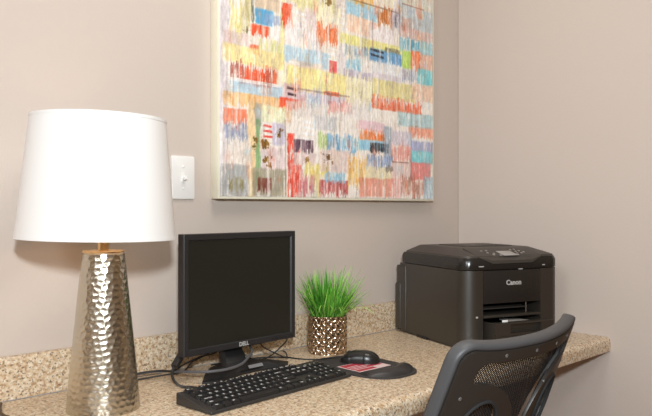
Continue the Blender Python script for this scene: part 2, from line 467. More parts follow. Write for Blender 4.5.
# ------------------------------------------------------------------ table lamp
LX, LY = -1.599, -.216
lamp = thing('table_lamp', 'table lamp with hammered champagne metal base and white drum shade', 'lamp', (LX, LY, TOP))
BH = .337; R0, R1 = .0760, .0435
# hammered dimples: every vertex sinks towards the nearest dimple centre
NA, NH = 190, 170
dim = []
rr = random.Random(3); row = 0; zc = -.004
while zc < BH + .012:
    rad = R0 + (R1 - R0) * min(1, max(0, zc / BH)); nn = int(2 * PI * rad / .0138)
    for k in range(nn):
        a = 2 * PI * (k + .5 * (row % 2) + rr.uniform(-.28, .28)) / nn
        dim.append((a, zc + rr.uniform(-.0035, .0035)))
    zc += .0122; row += 1
DA = np.array([d[0] for d in dim]) % (2 * PI); DZ = np.array([d[1] for d in dim])
v = []
for j in range(NH + 1):
    z = BH * j / NH; rad = R0 + (R1 - R0) * (z / BH) ** 1.08
    sel = np.abs(DZ - z) < .022; da = DA[sel]; dz = DZ[sel]
    for i in range(NA):
        a = 2 * PI * i / NA
        d = np.abs(da - a); d = np.minimum(d, 2 * PI - d) * rad
        q = np.sort(np.sqrt(d * d + (dz - z) ** 2))[:2]
        edge = min(1.0, (q[1] - q[0]) / .0085)
        r_ = rad - .0009 * edge + .0003
        if j >= NH - 1: r_ = rad - .001
        v.append((r_ * math.cos(a), r_ * math.sin(a), z))
f = [(j * NA + i, j * NA + (i + 1) % NA, (j + 1) * NA + (i + 1) % NA, (j + 1) * NA + i) for j in range(NH) for i in range(NA)]
f.append(tuple(range(NA))[::-1])
f.append(tuple(NH * NA + i for i in range(NA)))
obj_vf('base', v, f, M_champ, lamp, smooth=60)
obj('collar', lathebm([(.0430, BH - .002), (.0437, BH + .0005), (.0428, BH + .0018), (.010, BH + .002)], 64), M_brass, lamp)
obj('neck', lathebm([(.0118, BH + .001), (.0118, BH + .030)], 32), M_brass, lamp)
obj('socket', lathebm([(.015, BH + .030), (.017, BH + .034), (.017, BH + .073), (.013, BH + .075)], 32), M_brass, lamp)
obj('bulb', lathebm([(.012, BH + .075), (.014, BH + .086), (.026, BH + .114), (.030, BH + .134), (.026, BH + .154), (.014, BH + .166), (.003, BH + .169)], 32), M_bulb, lamp, smooth=180)
SZ0, SZ1, SR0, SR1 = .3650, .6225, .1650, .1400
TILT = math.radians(1.1)
sh = thing('lamp_shade', '', '', (-.0085, .0070, .49)); sh.parent = lamp
for k in ('label', 'category'): del sh[k]
sh.rotation_euler = (0, TILT, math.radians(-44)); 
t_ = .0018; zo = -.49
bm = bmesh.new(); n = 96
prof = [(SR0, SZ0 + zo), (SR1, SZ1 + zo), (SR1 - t_, SZ1 + zo), (SR0 - t_, SZ0 + zo)]
rings = [[bm.verts.new((r * math.cos(2 * PI * i / n), r * math.sin(2 * PI * i / n), z)) for i in range(n)] for r, z in prof]
for a, b_ in zip(rings, rings[1:] + rings[:1]):
    for i in range(n): bm.faces.new((a[i], a[(i + 1) % n], b_[(i + 1) % n], b_[i]))
obj('shade_cloth', bm, M_shade, sh, smooth=50)
for nm, rad, zz in (('bottom_trim', SR0, SZ0), ('top_trim', SR1, SZ1)):
    bm = bmesh.new(); s = 1 if zz == SZ0 else -1; dr = (SR1 - SR0) / (SZ1 - SZ0) * .006 * s
    prof = [(rad + .0007, zz + zo - .0003 * s), (rad + .0007 + dr, zz + zo + .006 * s), (rad - t_ - .0006 + dr, zz + zo + .006 * s), (rad - t_ - .0006, zz + zo - .0003 * s)]
    rings = [[bm.verts.new((r * math.cos(2 * PI * i / n), r * math.sin(2 * PI * i / n), z)) for i in range(n)] for r, z in prof]
    for a, b_ in zip(rings, rings[1:] + rings[:1]):
        for i in range(n): bm.faces.new((a[i], a[(i + 1) % n], b_[(i + 1) % n], b_[i]))
    obj(nm, bm, M_shade, sh, smooth=50)
bm = bmesh.new()
for k in range(3):
    a = 2 * PI * k / 3 + .4
    add_tube(bm, [(.012 * math.cos(a), .012 * math.sin(a), SZ0 + zo + .07), (SR0 * .955 * math.cos(a), SR0 * .955 * math.sin(a), SZ0 + zo + .07)], .0013, 6, 0)
obj('shade_frame', bm, M_brass, sh)
obj('cord', tubebm([(-.048, -.045, .004), (-.060, -.062, .0035), (-.100, -.070, .0035), (-.150, -.030, .0035), (-.177, .076, .0035), (-.167, .132, .0035), (-.150, .178, .0035)], .003, 8), M_browncord, lamp)

# ------------------------------------------------------------------ monitor
MR = math.radians(2.9)
mon = thing('computer_monitor', 'black flat screen computer monitor standing on the counter behind the keyboard', 'monitor', (-1.176, -.155, TOP), MR)
W2, Z0, Z1 = .1897, .0645, .3655
bm = bmesh.new()
def fr(x0, x1, z0, z1, y): return [bm.verts.new(p) for p in ((x0, y, z0), (x1, y, z0), (x1, y, z1), (x0, y, z1))]
bw = .0175
r_back = fr(-W2, W2, Z0, Z1, .024); r_o = fr(-W2, W2, Z0, Z1, .0015); r_of = fr(-W2 + .0018, W2 - .0018, Z0 + .0018, Z1 - .0018, 0)
r_i = fr(-W2 + bw - .004, W2 - bw + .004, Z0 + bw - .003, Z1 - bw + .003, 0.0005); r_d = fr(-W2 + bw, W2 - bw, Z0 + bw, Z1 - bw, .005)
for a, b_ in ((r_back, r_o), (r_o, r_of), (r_of, r_i), (r_i, r_d)):
    for i in range(4): bm.faces.new((a[i], a[(i + 1) % 4], b_[(i + 1) % 4], b_[i]))
obj('bezel', bm, M_bezel, mon, smooth=25)
obj('screen', boxbm(-W2 + bw - .002, W2 - bw + .002, .0045, .008, Z0 + bw - .002, Z1 - bw + .002), M_screen, mon)
bm = bmesh.new()
a = fr(-W2 + .001, W2 - .001, Z0 + .001, Z1 - .001, .0235); b_ = fr(-W2 + .012, W2 - .012, Z0 + .012, Z1 - .012, .036); c_ = fr(-.135, .135, Z0 + .05, Z1 - .05, .056)
for p_, q_ in ((a, b_), (b_, c_)):
    for i in range(4): bm.faces.new((p_[i], p_[(i + 1) % 4], q_[(i + 1) % 4], q_[i]))
bm.faces.new(c_); bm.faces.new(a[::-1])
obj('back_shell', bm, M_black, mon, smooth=30)
tv, tf = text_mesh('DELL', .0145, .0004, .00045)
obj_vf('logo', tv, tf, M_silver, mon, loc=(.0, -.0006, Z0 + .0085), rot=(PI / 2, 0, 0), smooth=None)
for k in range(4):
    obj('button', boxbm(-.004, .004, -.0014, .001, -.0016, .0016, bev=.0006), M_black, mon, loc=(.105 + .0165 * k, 0, Z0 + .008))
pb = obj('power_button', lathebm([(.0042, -.001), (.0042, .0012), (.0034, .0018)], 20), M_black, mon, loc=(.178, 0, Z0 + .0082), rot=(PI / 2, 0, 0))
stand = thing('stand', '', '', (0, 0, 0)); stand.parent = mon
for k in ('label', 'category'): del stand[k]
bm = bmesh.new()
sec = [((-.008, .05), .030, .013, .15), ((-.010, .048), .030, .012, .085), ((-.014, .038), .031, .012, .055), ((-.022, .014), .034, .014, .028), ((-.026, -.012), .038, .016, .010)]
prev = None
for (cx, cy), hw, hd, z in sec:
    ring = [bm.verts.new((cx + x, cy + y, z)) for x, y in ((-hw, -hd), (hw, -hd), (hw, hd), (-hw, hd))]
    if prev:
        for i in range(4): bm.faces.new((prev[i], prev[(i + 1) % 4], ring[(i + 1) % 4], ring[i]))
    else: bm.faces.new(ring)
    prev = ring
bm.faces.new(prev[::-1])
bmesh.ops.bevel(bm, geom=bm.edges[:], offset=.002, segments=2, profile=.5, affect='EDGES')
obj('neck', bm, M_black2, stand, smooth=50)
# base: wedge-shaped wings falling from the neck to two tips
out = [(-.158, -.030), (-.120, -.052), (-.070, -.036), (-.03, -.028), (.03, -.028), (.070, -.036), (.112, -.050), (.150, -.012), (.100, .035), (.045, .085), (-.045, .085), (-.100, .035)]
bm = bmesh.new()
lo = [bm.verts.new((x, y, .0003)) for x, y in out]; md = [bm.verts.new((x, y, .005)) for x, y in out]
up = [bm.verts.new((x * .55, .015 + (y - .015) * .62, .020)) for x, y in out]
n = len(out)
for a, b_ in ((lo, md), (md, up)):
    for i in range(n): bm.faces.new((a[i], a[(i + 1) % n], b_[(i + 1) % n], b_[i]))
bm.faces.new(lo[::-1]); bm.faces.new(up)
obj('stand_base', bm, M_black2, stand, smooth=30)
o = obj('sticker', boxbm(-.024, .024, -.0006, .0006, -.0045, .0045), mat('grey_sticker', (.20, .20, .21), .5), stand, loc=(.018, -.0265, .0165), rot=(math.radians(-40), 0, 0))
o['label'] = 'grey sticker on the stand base'
# plugs and cables behind the panel (in the monitor's own frame)
def w2m(p):
    d = Vector(p) - Vector((-1.178, -.155, TOP)); c, s = math.cos(MR), math.sin(MR)
    return (d.x * c + d.y * s, -d.x * s + d.y * c, d.z)

# ------------------------------------------------------------------ keyboard
KR = math.radians(3.9)
kb = thing('keyboard', 'black full size computer keyboard lying in front of the monitor', 'keyboard', (-1.2455, -.349, TOP), KR)
KW, KD = .2250, .0615
zf, zb = .0078, .0270
def kz(y): return zf + (zb - zf) * (y + KD) / (2 * KD)
bm = bmesh.new()
lo = [bm.verts.new(p) for p in ((-KW, -KD, .0012), (KW, -KD, .0012), (KW, KD, .0012), (-KW, KD, .0012))]
hi = [bm.verts.new((x, y, kz(y))) for x, y in ((-KW, -KD), (KW, -KD), (KW, KD), (-KW, KD))]
bm.faces.new(lo[::-1]); bm.faces.new(hi)
for i in range(4): bm.faces.new((lo[i], lo[(i + 1) % 4], hi[(i + 1) % 4], hi[i]))
bmesh.ops.bevel(bm, geom=bm.edges[:], offset=.003, segments=3, profile=.6, affect='EDGES')
obj('body', bm, M_kbody, kb, smooth=50)
for x, y in ((-.19, -.050), (.19, -.050), (-.19, .050), (.19, .050)):
    obj('foot', lathebm([(.006, 0), (.006, .004)], 16), M_black2, kb, loc=(x, y, 0))
SLP = math.atan2(zb - zf, 2 * KD); U = .0187
def key(x0u, row, w, txt='', h=1.0):
    """row 0 = top function row; x0u in key units from the left edge of the key field"""
    ytop = .0572 - (0 if row == 0 else U * 1.20 + (row - 1) * U)
    cx = -.2104 + (x0u + w / 2) * U; cy = ytop - U * h / 2
    hw = w * U / 2 - .0008; hh = h * U / 2 - .0008; ins = .0028; hgt = .0075
    v = [(-hw, -hh, 0), (hw, -hh, 0), (hw, hh, 0), (-hw, hh, 0)]
    v += [(-hw + ins, -hh + ins * .8, hgt), (hw - ins, -hh + ins * .8, hgt), (hw - ins, hh - ins * .6, hgt + .0004), (-hw + ins, hh - ins * .6, hgt + .0004)]
    f = [(3, 2, 1, 0), (0, 1, 5, 4), (1, 2, 6, 5), (2, 3, 7, 6), (3, 0, 4, 7)]
    nb = len(f)
    # dished top
    f.append((4, 5, 6, 7))
    me_v = list(v); mi = [0] * (nb + 1)
    if txt:
        sz = .0068 if len(txt) == 1 else .0046
        tv, tf = text_mesh(txt, sz, 0, .00035)
        off = len(me_v)
        ox = 0.0 if w <= 1.01 else -hw + ins + .0018 + max(abs(p[0]) for p in tv)
        for p in tv: me_v.append((p[0] + (ox if w > 1.01 else -.0012), p[1] + (.0015 if h <= 1.01 else 0), hgt + .00045))
        for q in tf: f.append(tuple(i + off for i in q)); mi.append(1)
    bm = bmesh.new(); vs = [bm.verts.new(p) for p in me_v]
    for q, m_ in zip(f, mi):
        try: fc = bm.faces.new([vs[i] for i in q]); fc.material_index = m_
        except ValueError: pass
    me = bpy.data.meshes.new('key'); bm.to_mesh(me); bm.free()
    link('key', me, [M_key, M_legend], kb, (cx, cy, kz(cy) - .0006), (SLP, 0, 0))
x = 0
key(0, 0, 1, 'Esc')
for i in range(12): key(2 + i + .5 * (i // 4), 0, 1, 'F%d' % (i + 1))
for i, t in enumerate(('PrtSc', 'ScrLk', 'Pause')): key(15.25 + i, 0, 1, t)
for i, t in enumerate('`1234567890-='): key(i, 1, 1, t)
key(13, 1, 2, 'Backspace')
key(0, 2, 1.5, 'Tab')
for i, t in enumerate('QWERTYUIOP[]'): key(1.5 + i, 2, 1, t)
key(13.5, 2, 1.5, '\\')
key(0, 3, 1.75, 'Caps Lock')
for i, t in enumerate("ASDFGHJKL;'"): key(1.75 + i, 3, 1, t)
key(12.75, 3, 2.25, 'Enter')
key(0, 4, 2.25, 'Shift')
for i, t in enumerate('ZXCVBNM,./'): key(2.25 + i, 4, 1, t)
key(12.25, 4, 2.75, 'Shift')
xx = 0
for w, t in ((1.25, 'Ctrl'), (1.25, ''), (1.25, 'Alt'), (6.25, ''), (1.25, 'Alt'), (1.25, ''), (1.25, ''), (1.25, 'Ctrl')):
    key(xx, 5, w, t); xx += w
for r_, ts in ((1, ('Ins', 'Home', 'PgUp')), (2, ('Del', 'End', 'PgDn'))):
    for i, t in enumerate(ts): key(15.25 + i, r_, 1, t)
key(16.25, 4, 1, '^')
for i, t in enumerate(('<', 'v', '>')): key(15.25 + i, 5, 1, t)
for i, t in enumerate(('Num', '/', '*', '-')): key(18.5 + i, 1, 1, t)
for r_, ts in ((2, '789'), (3, '456'), (4, '123')):
    for i, t in enumerate(ts): key(18.5 + i, r_, 1, t)
key(21.5, 2, 1, '+', 2); key(21.5, 4, 1, 'Ent', 2)
key(18.5, 5, 2, '0'); key(20.5, 5, 1, '.')
for k in range(3):
    obj('indicator_light', boxbm(-.002, .002, -.001, .001, 0, .0008), M_lcd, kb, loc=(.155 + .017 * k + .012, .047, kz(.047)), rot=(SLP, 0, 0))

# ------------------------------------------------------------------ mouse pad with wrist rest
pad = thing('mouse_pad', 'black mouse pad with a raised wrist rest and a pink printed card area', 'mouse pad', (-.912, -.345, TOP))
def pad_outline(sc=1.0, n=64):
    pts = []
    for i in range(n):
        a = 2 * PI * i / n
        c, s = math.cos(a), math.sin(a)
        rx = .098 if s > 0 else .096
        x = rx * sc * math.copysign(abs(c) ** .72, c); y = .146 * sc * math.copysign(abs(s) ** .78, s)
        pts.append((x, y))
    return pts
bm = bmesh.new(); add_prism(bm, pad_outline(), 0.0002, .0045, bev=.0015)
obj('pad_base', bm, M_pad, pad)
# gel rest: a kidney mound along the front edge
NU, NV = 40, 14; v = []; f = []
for j in range(NV + 1):
    t = j / NV
    for i in range(NU + 1):
        u = -1 + 2 * i / NU
        hw = .087 * (1 - .10 * t)
        x = u * hw; yc = -.140 + .066 * (u * u) * .72
        y = yc + t * (.060 - .012 * abs(u))
        z = .0045 + .016 * (max(0, 1 - abs(u) ** 4)) ** .5 * (max(0, math.sin(PI * min(1, max(0, t))))) ** .55
        v.append((x, y, z))
f = [(j * (NU + 1) + i, j * (NU + 1) + i + 1, (j + 1) * (NU + 1) + i + 1, (j + 1) * (NU + 1) + i) for j in range(NV) for i in range(NU)]
obj_vf('wrist_rest', v, f, M_gel, pad, smooth=180)
cx, cy = -.005, .028
o = obj('printed_card', boxbm(cx - .060, cx + .060, cy - .072, cy + .014, .0045, .0051), M_pad_paper, pad, smooth=None); o['label'] = 'pale pink and red printed panel'
bm = bmesh.new()
add_box(bm, cx - .056, cx + .056, cy - .045, cy + .010, .0050, .00535)
add_box(bm, cx - .058, cx + .01, cy - .066, cy - .050, .0050, .00535)
obj('red_print', bm, M_pad_red, pad, smooth=None)
bm = bmesh.new()
for k in range(3): add_box(bm, cx - .050, cx - .050 + (.052, .07, .04, .06)[k], cy - .038 + .011 * k, cy - .034 + .011 * k, .0053, .00555)
add_box(bm, cx + .02, cx + .05, cy - .030, cy - .016, .0053, .00555)
obj('white_print', bm, M_pad_paper, pad, smooth=None)

# ------------------------------------------------------------------ mouse
ms = thing('computer_mouse', 'black wired computer mouse resting on the mouse pad', 'mouse', (-.893, -.307, TOP + .0056), math.radians(34))
ML, MW, MH = .110, .030, .033
NU, NV = 40, 28
def mouse_pt(i, j, lift=0.0):
    t = i / NU; a = PI * j / NV
    y = -ML / 2 + ML * t
    e = max(0.0, 1 - abs(2 * t - 1) ** 2.6) ** .5
    wv = MW * e * (1 - .10 * math.sin(PI * t) * (1 if .35 < t < .75 else .5))
    hh = MH * (max(0, 1 - abs((t - .40) / (.60 if t > .40 else .44)) ** 2.3) ** .6) * .98 + .0
    hh = min(hh, MH); c, s = math.cos(a), math.sin(a)
    return (wv * math.copysign(abs(c) ** .75, c), y, .001 + (hh + lift) * abs(s) ** .8)
parts = {'body': [], 'left_button': [], 'right_button': []}
for i in range(NU):
    for j in range(NV):
        q = (i * (NV + 1) + j, (i + 1) * (NV + 1) + j, (i + 1) * (NV + 1) + j + 1, i * (NV + 1) + j + 1)
        k = 'body'
        if i > 23 and 5 <= j < NV - 5: k = 'right_button' if j < NV / 2 else 'left_button'
        parts[k].append(q)
allv = [mouse_pt(i, j) for i in range(NU + 1) for j in range(NV + 1)]
for k, fs in parts.items():
    ids = sorted({i for q in fs for i in q}); mp_ = {a: b_ for b_, a in enumerate(ids)}
    vv = [allv[i] for i in ids]
    if k != 'body': vv = [(x * .97 + (.0006 if k[0] == 'r' else -.0006), y, z + .0007) for x, y, z in vv]
    obj_vf(k, vv, [tuple(mp_[i] for i in q) for q in fs], M_mouse, ms, smooth=60)
obj('sole', boxbm(-.022, .022, -.045, .045, 0, .002, bev=.0008), M_black2, ms)
o = obj('scroll_wheel', lathebm([(.0095, -.003), (.0105, -.002), (.0105, .002), (.0095, .003)], 24), M_cable, ms, loc=(0, .028, .0200), rot=(0, PI / 2, 0))
def w2l(p, o, rz):
    d = Vector(p) - Vector(o); c, s = math.cos(rz), math.sin(rz)
    return (d.x * c + d.y * s, -d.x * s + d.y * c, d.z)
mo = (-.893, -.307, TOP + .0056); mz = math.radians(34)
cz = TOP + .0022
obj('cable', tubebm([w2l(p, mo, mz) for p in ((-.922, -.261, TOP + .016), (-.931, -.244, TOP + .014), (-.940, -.215, TOP + .008), (-.950, -.188, cz), (-.975, -.150, cz), (-.990, -.105, cz), (-1.03, -.070, cz), (-1.10, -.045, cz), (-1.2, -.040, cz))], .0021, 8), M_cable, ms)
for nm, pts, r_, m_ in (
    ('power_cable', ((-1.387, -.150, .792), (-1.398, -.160, .782), (-1.404, -.180, .768), (-1.396, -.195, .757), (-1.376, -.205, cz + .0012), (-1.366, -.228, cz + .0012), (-1.350, -.246, cz + .0012)), .0034, M_cable),
    ('video_cable', ((-1.136, -.120, .815), (-1.140, -.135, .805), (-1.156, -.162, .800), (-1.186, -.185, .794), (-1.223, -.205, .785), (-1.271, -.213, .781), (-1.320, -.200, .780), (-1.345, -.160, .777), (-1.362, -.115, .773), (-1.386, -.075, .771), (-1.431, -.055, .768), (-1.50, -.045, .760), (-1.58, -.042, .754)), .0034, M_greycable),
    ('usb_cable', ((-1.000, -.125, .835), (-1.008, -.130, .807), (-1.034, -.130, .788), (-1.067, -.130, .771), (-1.117, -.140, .768), (-1.150, -.130, .783), (-1.154, -.100, .805)), .0020, M_cable),
    ('thin_cable', ((-1.208, -.075, .830), (-1.208, -.075, .795), (-1.276, -.100, .795), (-1.331, -.115, .788), (-1.371, -.120, .777), (-1.385, -.085, .774), (-1.428, -.058, .770), (-1.50, -.040, .756), (-1.56, -.038, cz)), .0022, M_cable),
    ('thin_cable', ((-1.238, -.080, .830), (-1.238, -.085, .800), (-1.300, -.100, .786), (-1.345, -.125, .771), (-1.379, -.100, .765), (-1.445, -.078, .760), (-1.50, -.060, cz), (-1.56, -.052, cz)), .0024, M_cable),
    ('thin_cable', ((-1.075, -.090, .830), (-1.071, -.095, .797), (-1.050, -.105, .780), (-1.015, -.125, .760), (-.99, -.110, cz), (-.95, -.060, cz), (-.94, -.035, cz)), .0018, M_cable)):
    obj(nm, tubebm([w2m(p) for p in pts], r_, 8), m_, mon)
pv = Vector((-1.387, -.150, .792)) - Vector((-1.350, -.130, .817))
pbm = bmesh.new(); add_prism(pbm, rrect(-.0085, .0085, -.007, .007, .003, 4), -.023, .023, bev=.002, bev_bottom=True)
obj('plug', pbm, M_cable, mon, loc=w2m((-1.368, -.139, .805)), rot=pv.to_track_quat('Z', 'Y').to_euler())

# ------------------------------------------------------------------ potted grass
pl = thing('potted_grass', 'green artificial grass in a woven bronze pot beside the monitor', 'plant', (-.843, -.128, TOP))
PR, PH = .0565, .112; NA, NH = 320, 150; NCELL = 15
v = []
for j in range(NH + 1):
    z = PH * j / NH
    for i in range(NA):
        a = 2 * PI * i / NA; cA = a / (2 * PI) * NCELL; zz = z / (2 * PI * PR) * NCELL
        A = (cA + zz * .95) * 1.0; B = (cA - zz * .95) * 1.0
        fa, fb = A % 1, B % 1
        if (math.floor(A) + math.floor(B)) % 2: h = max(0, math.sin(PI * fa)) ** .55 * (.75 + .25 * math.sin(PI * fb))
        else: h = max(0, math.sin(PI * fb)) ** .55 * (.75 + .25 * math.sin(PI * fa))
        if j < 3 or j > NH - 3: h = .6
        r_ = PR + .0066 * h - .0042
        v.append((r_ * math.cos(a), r_ * math.sin(a), z))
f = [(j * NA + i, j * NA + (i + 1) % NA, (j + 1) * NA + (i + 1) % NA, (j + 1) * NA + i) for j in range(NH) for i in range(NA)]
f.append(tuple(range(NA))[::-1])
k0 = len(v)
for i in range(NA): a = 2 * PI * i / NA; v.append((.051 * math.cos(a), .051 * math.sin(a), PH - .001))
for i in range(NA): a = 2 * PI * i / NA; v.append((.051 * math.cos(a), .051 * math.sin(a), PH - .02))
f += [(NH * NA + i, NH * NA + (i + 1) % NA, k0 + (i + 1) % NA, k0 + i) for i in range(NA)]
f += [(k0 + i, k0 + (i + 1) % NA, k0 + NA + (i + 1) % NA, k0 + NA + i) for i in range(NA)]
obj_vf('pot', v, f, M_bronze, pl, smooth=70)
obj('soil', lathebm([(.0515, PH - .022), (.0515, PH - .014), (.03, PH - .010)], 32), M_soil, pl)
rg = random.Random(5)
v = []; f = []; cl = []
greens = [rgb255(*c) for c in ((79, 154, 44), (99, 179, 56), (124, 198, 68), (149, 212, 85), (63, 132, 38), (168, 220, 106), (88, 166, 54))]
def blade(x, y, az, lean, length, droop, w, c):
    n = 9; k = len(v); px, py, pz = x, y, PH - .012
    th = lean; d = Vector((math.cos(az), math.sin(az), 0)); s = Vector((-math.sin(az), math.cos(az), 0))
    tw = rg.uniform(-.9, .9); s = Matrix.Rotation(tw, 3, 'Z') @ s
    P = Vector((px, py, pz))
    for q in range(n + 1):
        t = q / n; wd = w * (1 - .25 * (1 - t)) * (1 - t ** 2.2) + .0002
        mid = P - d * .0006
        v.append(tuple(P - s * wd)); v.append(tuple(mid)); v.append(tuple(P + s * wd))
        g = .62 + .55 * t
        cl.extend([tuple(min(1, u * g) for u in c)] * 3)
        P = P + (d * math.sin(th) + Vector((0, 0, 1)) * math.cos(th)) * (length / n)
        th += droop / n * (.4 + 1.3 * t)
    for q in range(n):
        for u in (0, 1): f.append((k + q * 3 + u, k + q * 3 + u + 1, k + q * 3 + u + 4, k + q * 3 + u + 3))
def pt_safe(x, y, az, ln): return True
for i in range(400):
    r_ = .047 * math.sqrt(rg.random()); a = rg.uniform(0, 2 * PI)
    x, y = r_ * math.cos(a), r_ * math.sin(a)
    az = a + rg.uniform(-.7, .7)
    lean = (r_ / .047) * rg.uniform(.12, .90) + rg.uniform(0, .10)
    ln = rg.uniform(.085, .168) * (1 - .12 * lean)
    droop = rg.uniform(.0, .55)
    if i % 5 == 0: droop = rg.uniform(1.3, 2.6); ln *= .95
    if math.sin(az) > .2: lean *= .50; droop *= .4; ln *= .92
    blade(x, y, az, lean, ln, droop, rg.uniform(.0014, .0030), rg.choice(greens))
for a, ln in ((-2.05, .12), (-1.75, .125), (-1.2, .12), (-2.5, .135), (-.8, .12), (-2.9, .14), (-.3, .125), (-1.45, .11)):
    blade(.044 * math.cos(a), .044 * math.sin(a), a, .55, ln, 2.1, .0022, greens[5])
bm = bmesh.new(); vs = [bm.verts.new(p) for p in v]
for q in f: bm.faces.new([vs[i] for i in q])
me = bpy.data.meshes.new('grass'); bm.to_mesh(me); bm.free()
at = me.color_attributes.new('Col', 'FLOAT_COLOR', 'POINT')
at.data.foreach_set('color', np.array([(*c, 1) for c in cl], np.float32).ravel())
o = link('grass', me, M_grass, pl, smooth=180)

# ------------------------------------------------------------------ printer (local: x along the front, y back, origin at the front-left corner)
PRT = thing('printer', 'large black all in one office printer in the corner of the counter', 'printer', (-.552, -.416, TOP), math.radians(-20))
PW, PD = .364, .404
def hull(x0, x1, y0, y1, r, notch=None):
    """outline with rounded front corners and small back ones; notch = (xa, xb, depth) cut from the front"""
    pts = rrect(x0, x1, y0, y1, r, 10, (1, .75, .25, .25))
    if notch:
        xa, xb, d = notch
        # the front edge runs from the end of the front-left arc (index 10) to the start of the front-right arc (index 11)
        pts = pts[:11] + [(xa, y0), (xa, y0 + d), (xb, y0 + d), (xb, y0)] + pts[11:]
    return pts
XA, XB = .066, .286
RC = .046
bm = bmesh.new()
add_prism(bm, hull(.006, PW - .004, .004, PD - .02, RC), .0005, .008)
add_prism(bm, hull(0, PW, 0, PD - .012, RC, (XA, XB, .20)), .008, .090)
add_prism(bm, hull(0, PW, 0, PD - .012, RC, (XA, XB, .16)), .090, .1375)
add_prism(bm, hull(0, PW, 0, PD - .012, RC, (XA, XB, .012)), .1375, .2405)
# rear cover stepped out behind the left side
add_prism(bm, rrect(-.004, PW + .002, PD - .062, PD, .008, 4), .012, .232, bev=.003)
add_prism(bm, rrect(-.007, PW + .004, PD - .030, PD + .003, .006, 4), .012, .170, bev=.003)
obj('body', bm, M_printer, PRT, smooth=30)
obj('side_foot_notch', boxbm(-.0012, .02, PD * .52, PD * .52 + .062, .0006, .0105), M_black2, PRT)
obj('front_door', boxbm(XA + .001, XB - .001, -.0015, .0115, .1385, .2395, bev=.0025), M_printer_g, PRT)
tv, tf = text_mesh('Canon', .0215, .0004, .0006)
obj_vf('logo', tv, tf, M_silver, PRT, loc=((XA + XB) / 2 + .004, -.0020, .2005), rot=(PI / 2, 0, 0), smooth=None)
# lid: gloss band, then a top that slopes in
bm = bmesh.new()
def ring(pts, z): return [bm.verts.new((p[0], p[1], z)) for p in pts]
r0 = ring(hull(.001, PW - .001, .001, PD - .030, RC), .2425)
r1 = ring(hull(-.0005, PW + .0005, -.0005, PD - .028, RC), .246)
r2 = ring(hull(-.0005, PW + .0005, -.0005, PD - .028, RC), .268)
r2b = ring(hull(.004, PW - .004, .004, PD - .032, RC - .003), .2785)
for a, b_ in ((r0, r1), (r1, r2), (r2, r2b)):
    for i in range(len(a)): bm.faces.new((a[i], a[(i + 1) % len(a)], b_[(i + 1) % len(a)], b_[i]))
bm.faces.new(r0[::-1]); bm.faces.new(r2b)
obj('lid_band', bm, M_printer_g, PRT, smooth=30)
bm = bmesh.new()
r3 = ring(hull(.004, PW - .004, .006, PD - .045, RC - .004), .2780)
r3b = ring(hull(.006, PW - .006, .010, PD - .047, RC - .006), .2840)
r4 = ring(hull(.048, PW - .040, .092, PD - .070, .02), .3035)
r5 = ring(hull(.055, PW - .047, .100, PD - .078, .016), .3045)
for a, b_ in ((r3, r3b), (r3b, r4), (r4, r5)):
    for i in range(len(a)): bm.faces.new((a[i], a[(i + 1) % len(a)], b_[(i + 1) % len(a)], b_[i]))
bm.faces.new(r3[::-1]); bm.faces.new(r5)
obj('scanner_lid', bm, M_printer_top, PRT, smooth=25)
bm = bmesh.new()
add_prism(bm, rrect(.10, .29, .135, .300, .012, 4), .3040, .3068, bev=.001)
obj('feeder_cover', bm, M_printer_top, PRT)
obj('feeder_slot', boxbm(.185, .285, .150, .200, .3067, .3074), M_black2, PRT)
# control panel: a sloped console whose lower edge dips over the front band
pa, pb = .085, .268
yz = [(.086, .3028), (.012, .2835), (-.006, .2690), (-.0085, .2600), (-.0015, .2565)]
bm = bmesh.new(); secs = []
for x, k in ((pa - .032, 0.0), (pa + .012, 1.0), (pb - .022, 1.0), (pb + .026, 0.0)):
    row_ = []
    for q, (y, z) in enumerate(yz):
        if k < .5 and q >= 2: y, z = (.004, .2800) if q == 2 else (.0035, .2785) if q == 3 else (.006, .2770)
        row_.append(bm.verts.new((x, y, z + .0012)))
    row_.append(bm.verts.new((x, .086, .276)))
    secs.append(row_)
for a, b_ in zip(secs, secs[1:]):
    for i in range(len(a)): bm.faces.new((a[i], b_[i], b_[(i + 1) % len(a)], a[(i + 1) % len(a)]))
bm.faces.new(secs[0][::-1]); bm.faces.new(secs[-1])
cp = obj('control_panel', bm, M_printer_top, PRT, smooth=30)
SL = math.atan2(.3028 - .2835, .074)
def on_panel(x, t): return (x, .012 + .074 * t, .2835 + .0193 * t + .0014)
o = obj('display', boxbm(-.027, .027, -.022, .022, 0, .0012, bev=.0005), M_lcd, cp, loc=on_panel(.176, .20), rot=(SL, 0, 0))
for x, t in ((.098, .55), (.118, .58), (.108, .30), (.128, .22), (.118, .05), (.140, -.02), (.214, .62), (.230, .66), (.222, .40), (.238, .46), (.214, .16), (.232, .18), (.247, .30), (.206, -.02)):
    o = obj('button', lathebm([(.0042, 0), (.0042, .0010), (.0032, .0015)], 16), M_steel if t > .1 else M_lcd, cp, loc=on_panel(x, t), rot=(SL, 0, 0))
# small silver marks on the band and the seam
obj('band_mark', boxbm(.050, .068, -.0012, .0005, .2515, .2545), M_silver, PRT)
obj('band_mark', boxbm(.292, .303, -.0012, .0005, .2500, .2530), M_silver, PRT)
obj('lid_latch', boxbm(.200, .214, -.0022, .001, .2400, .2425), M_silver, PRT)
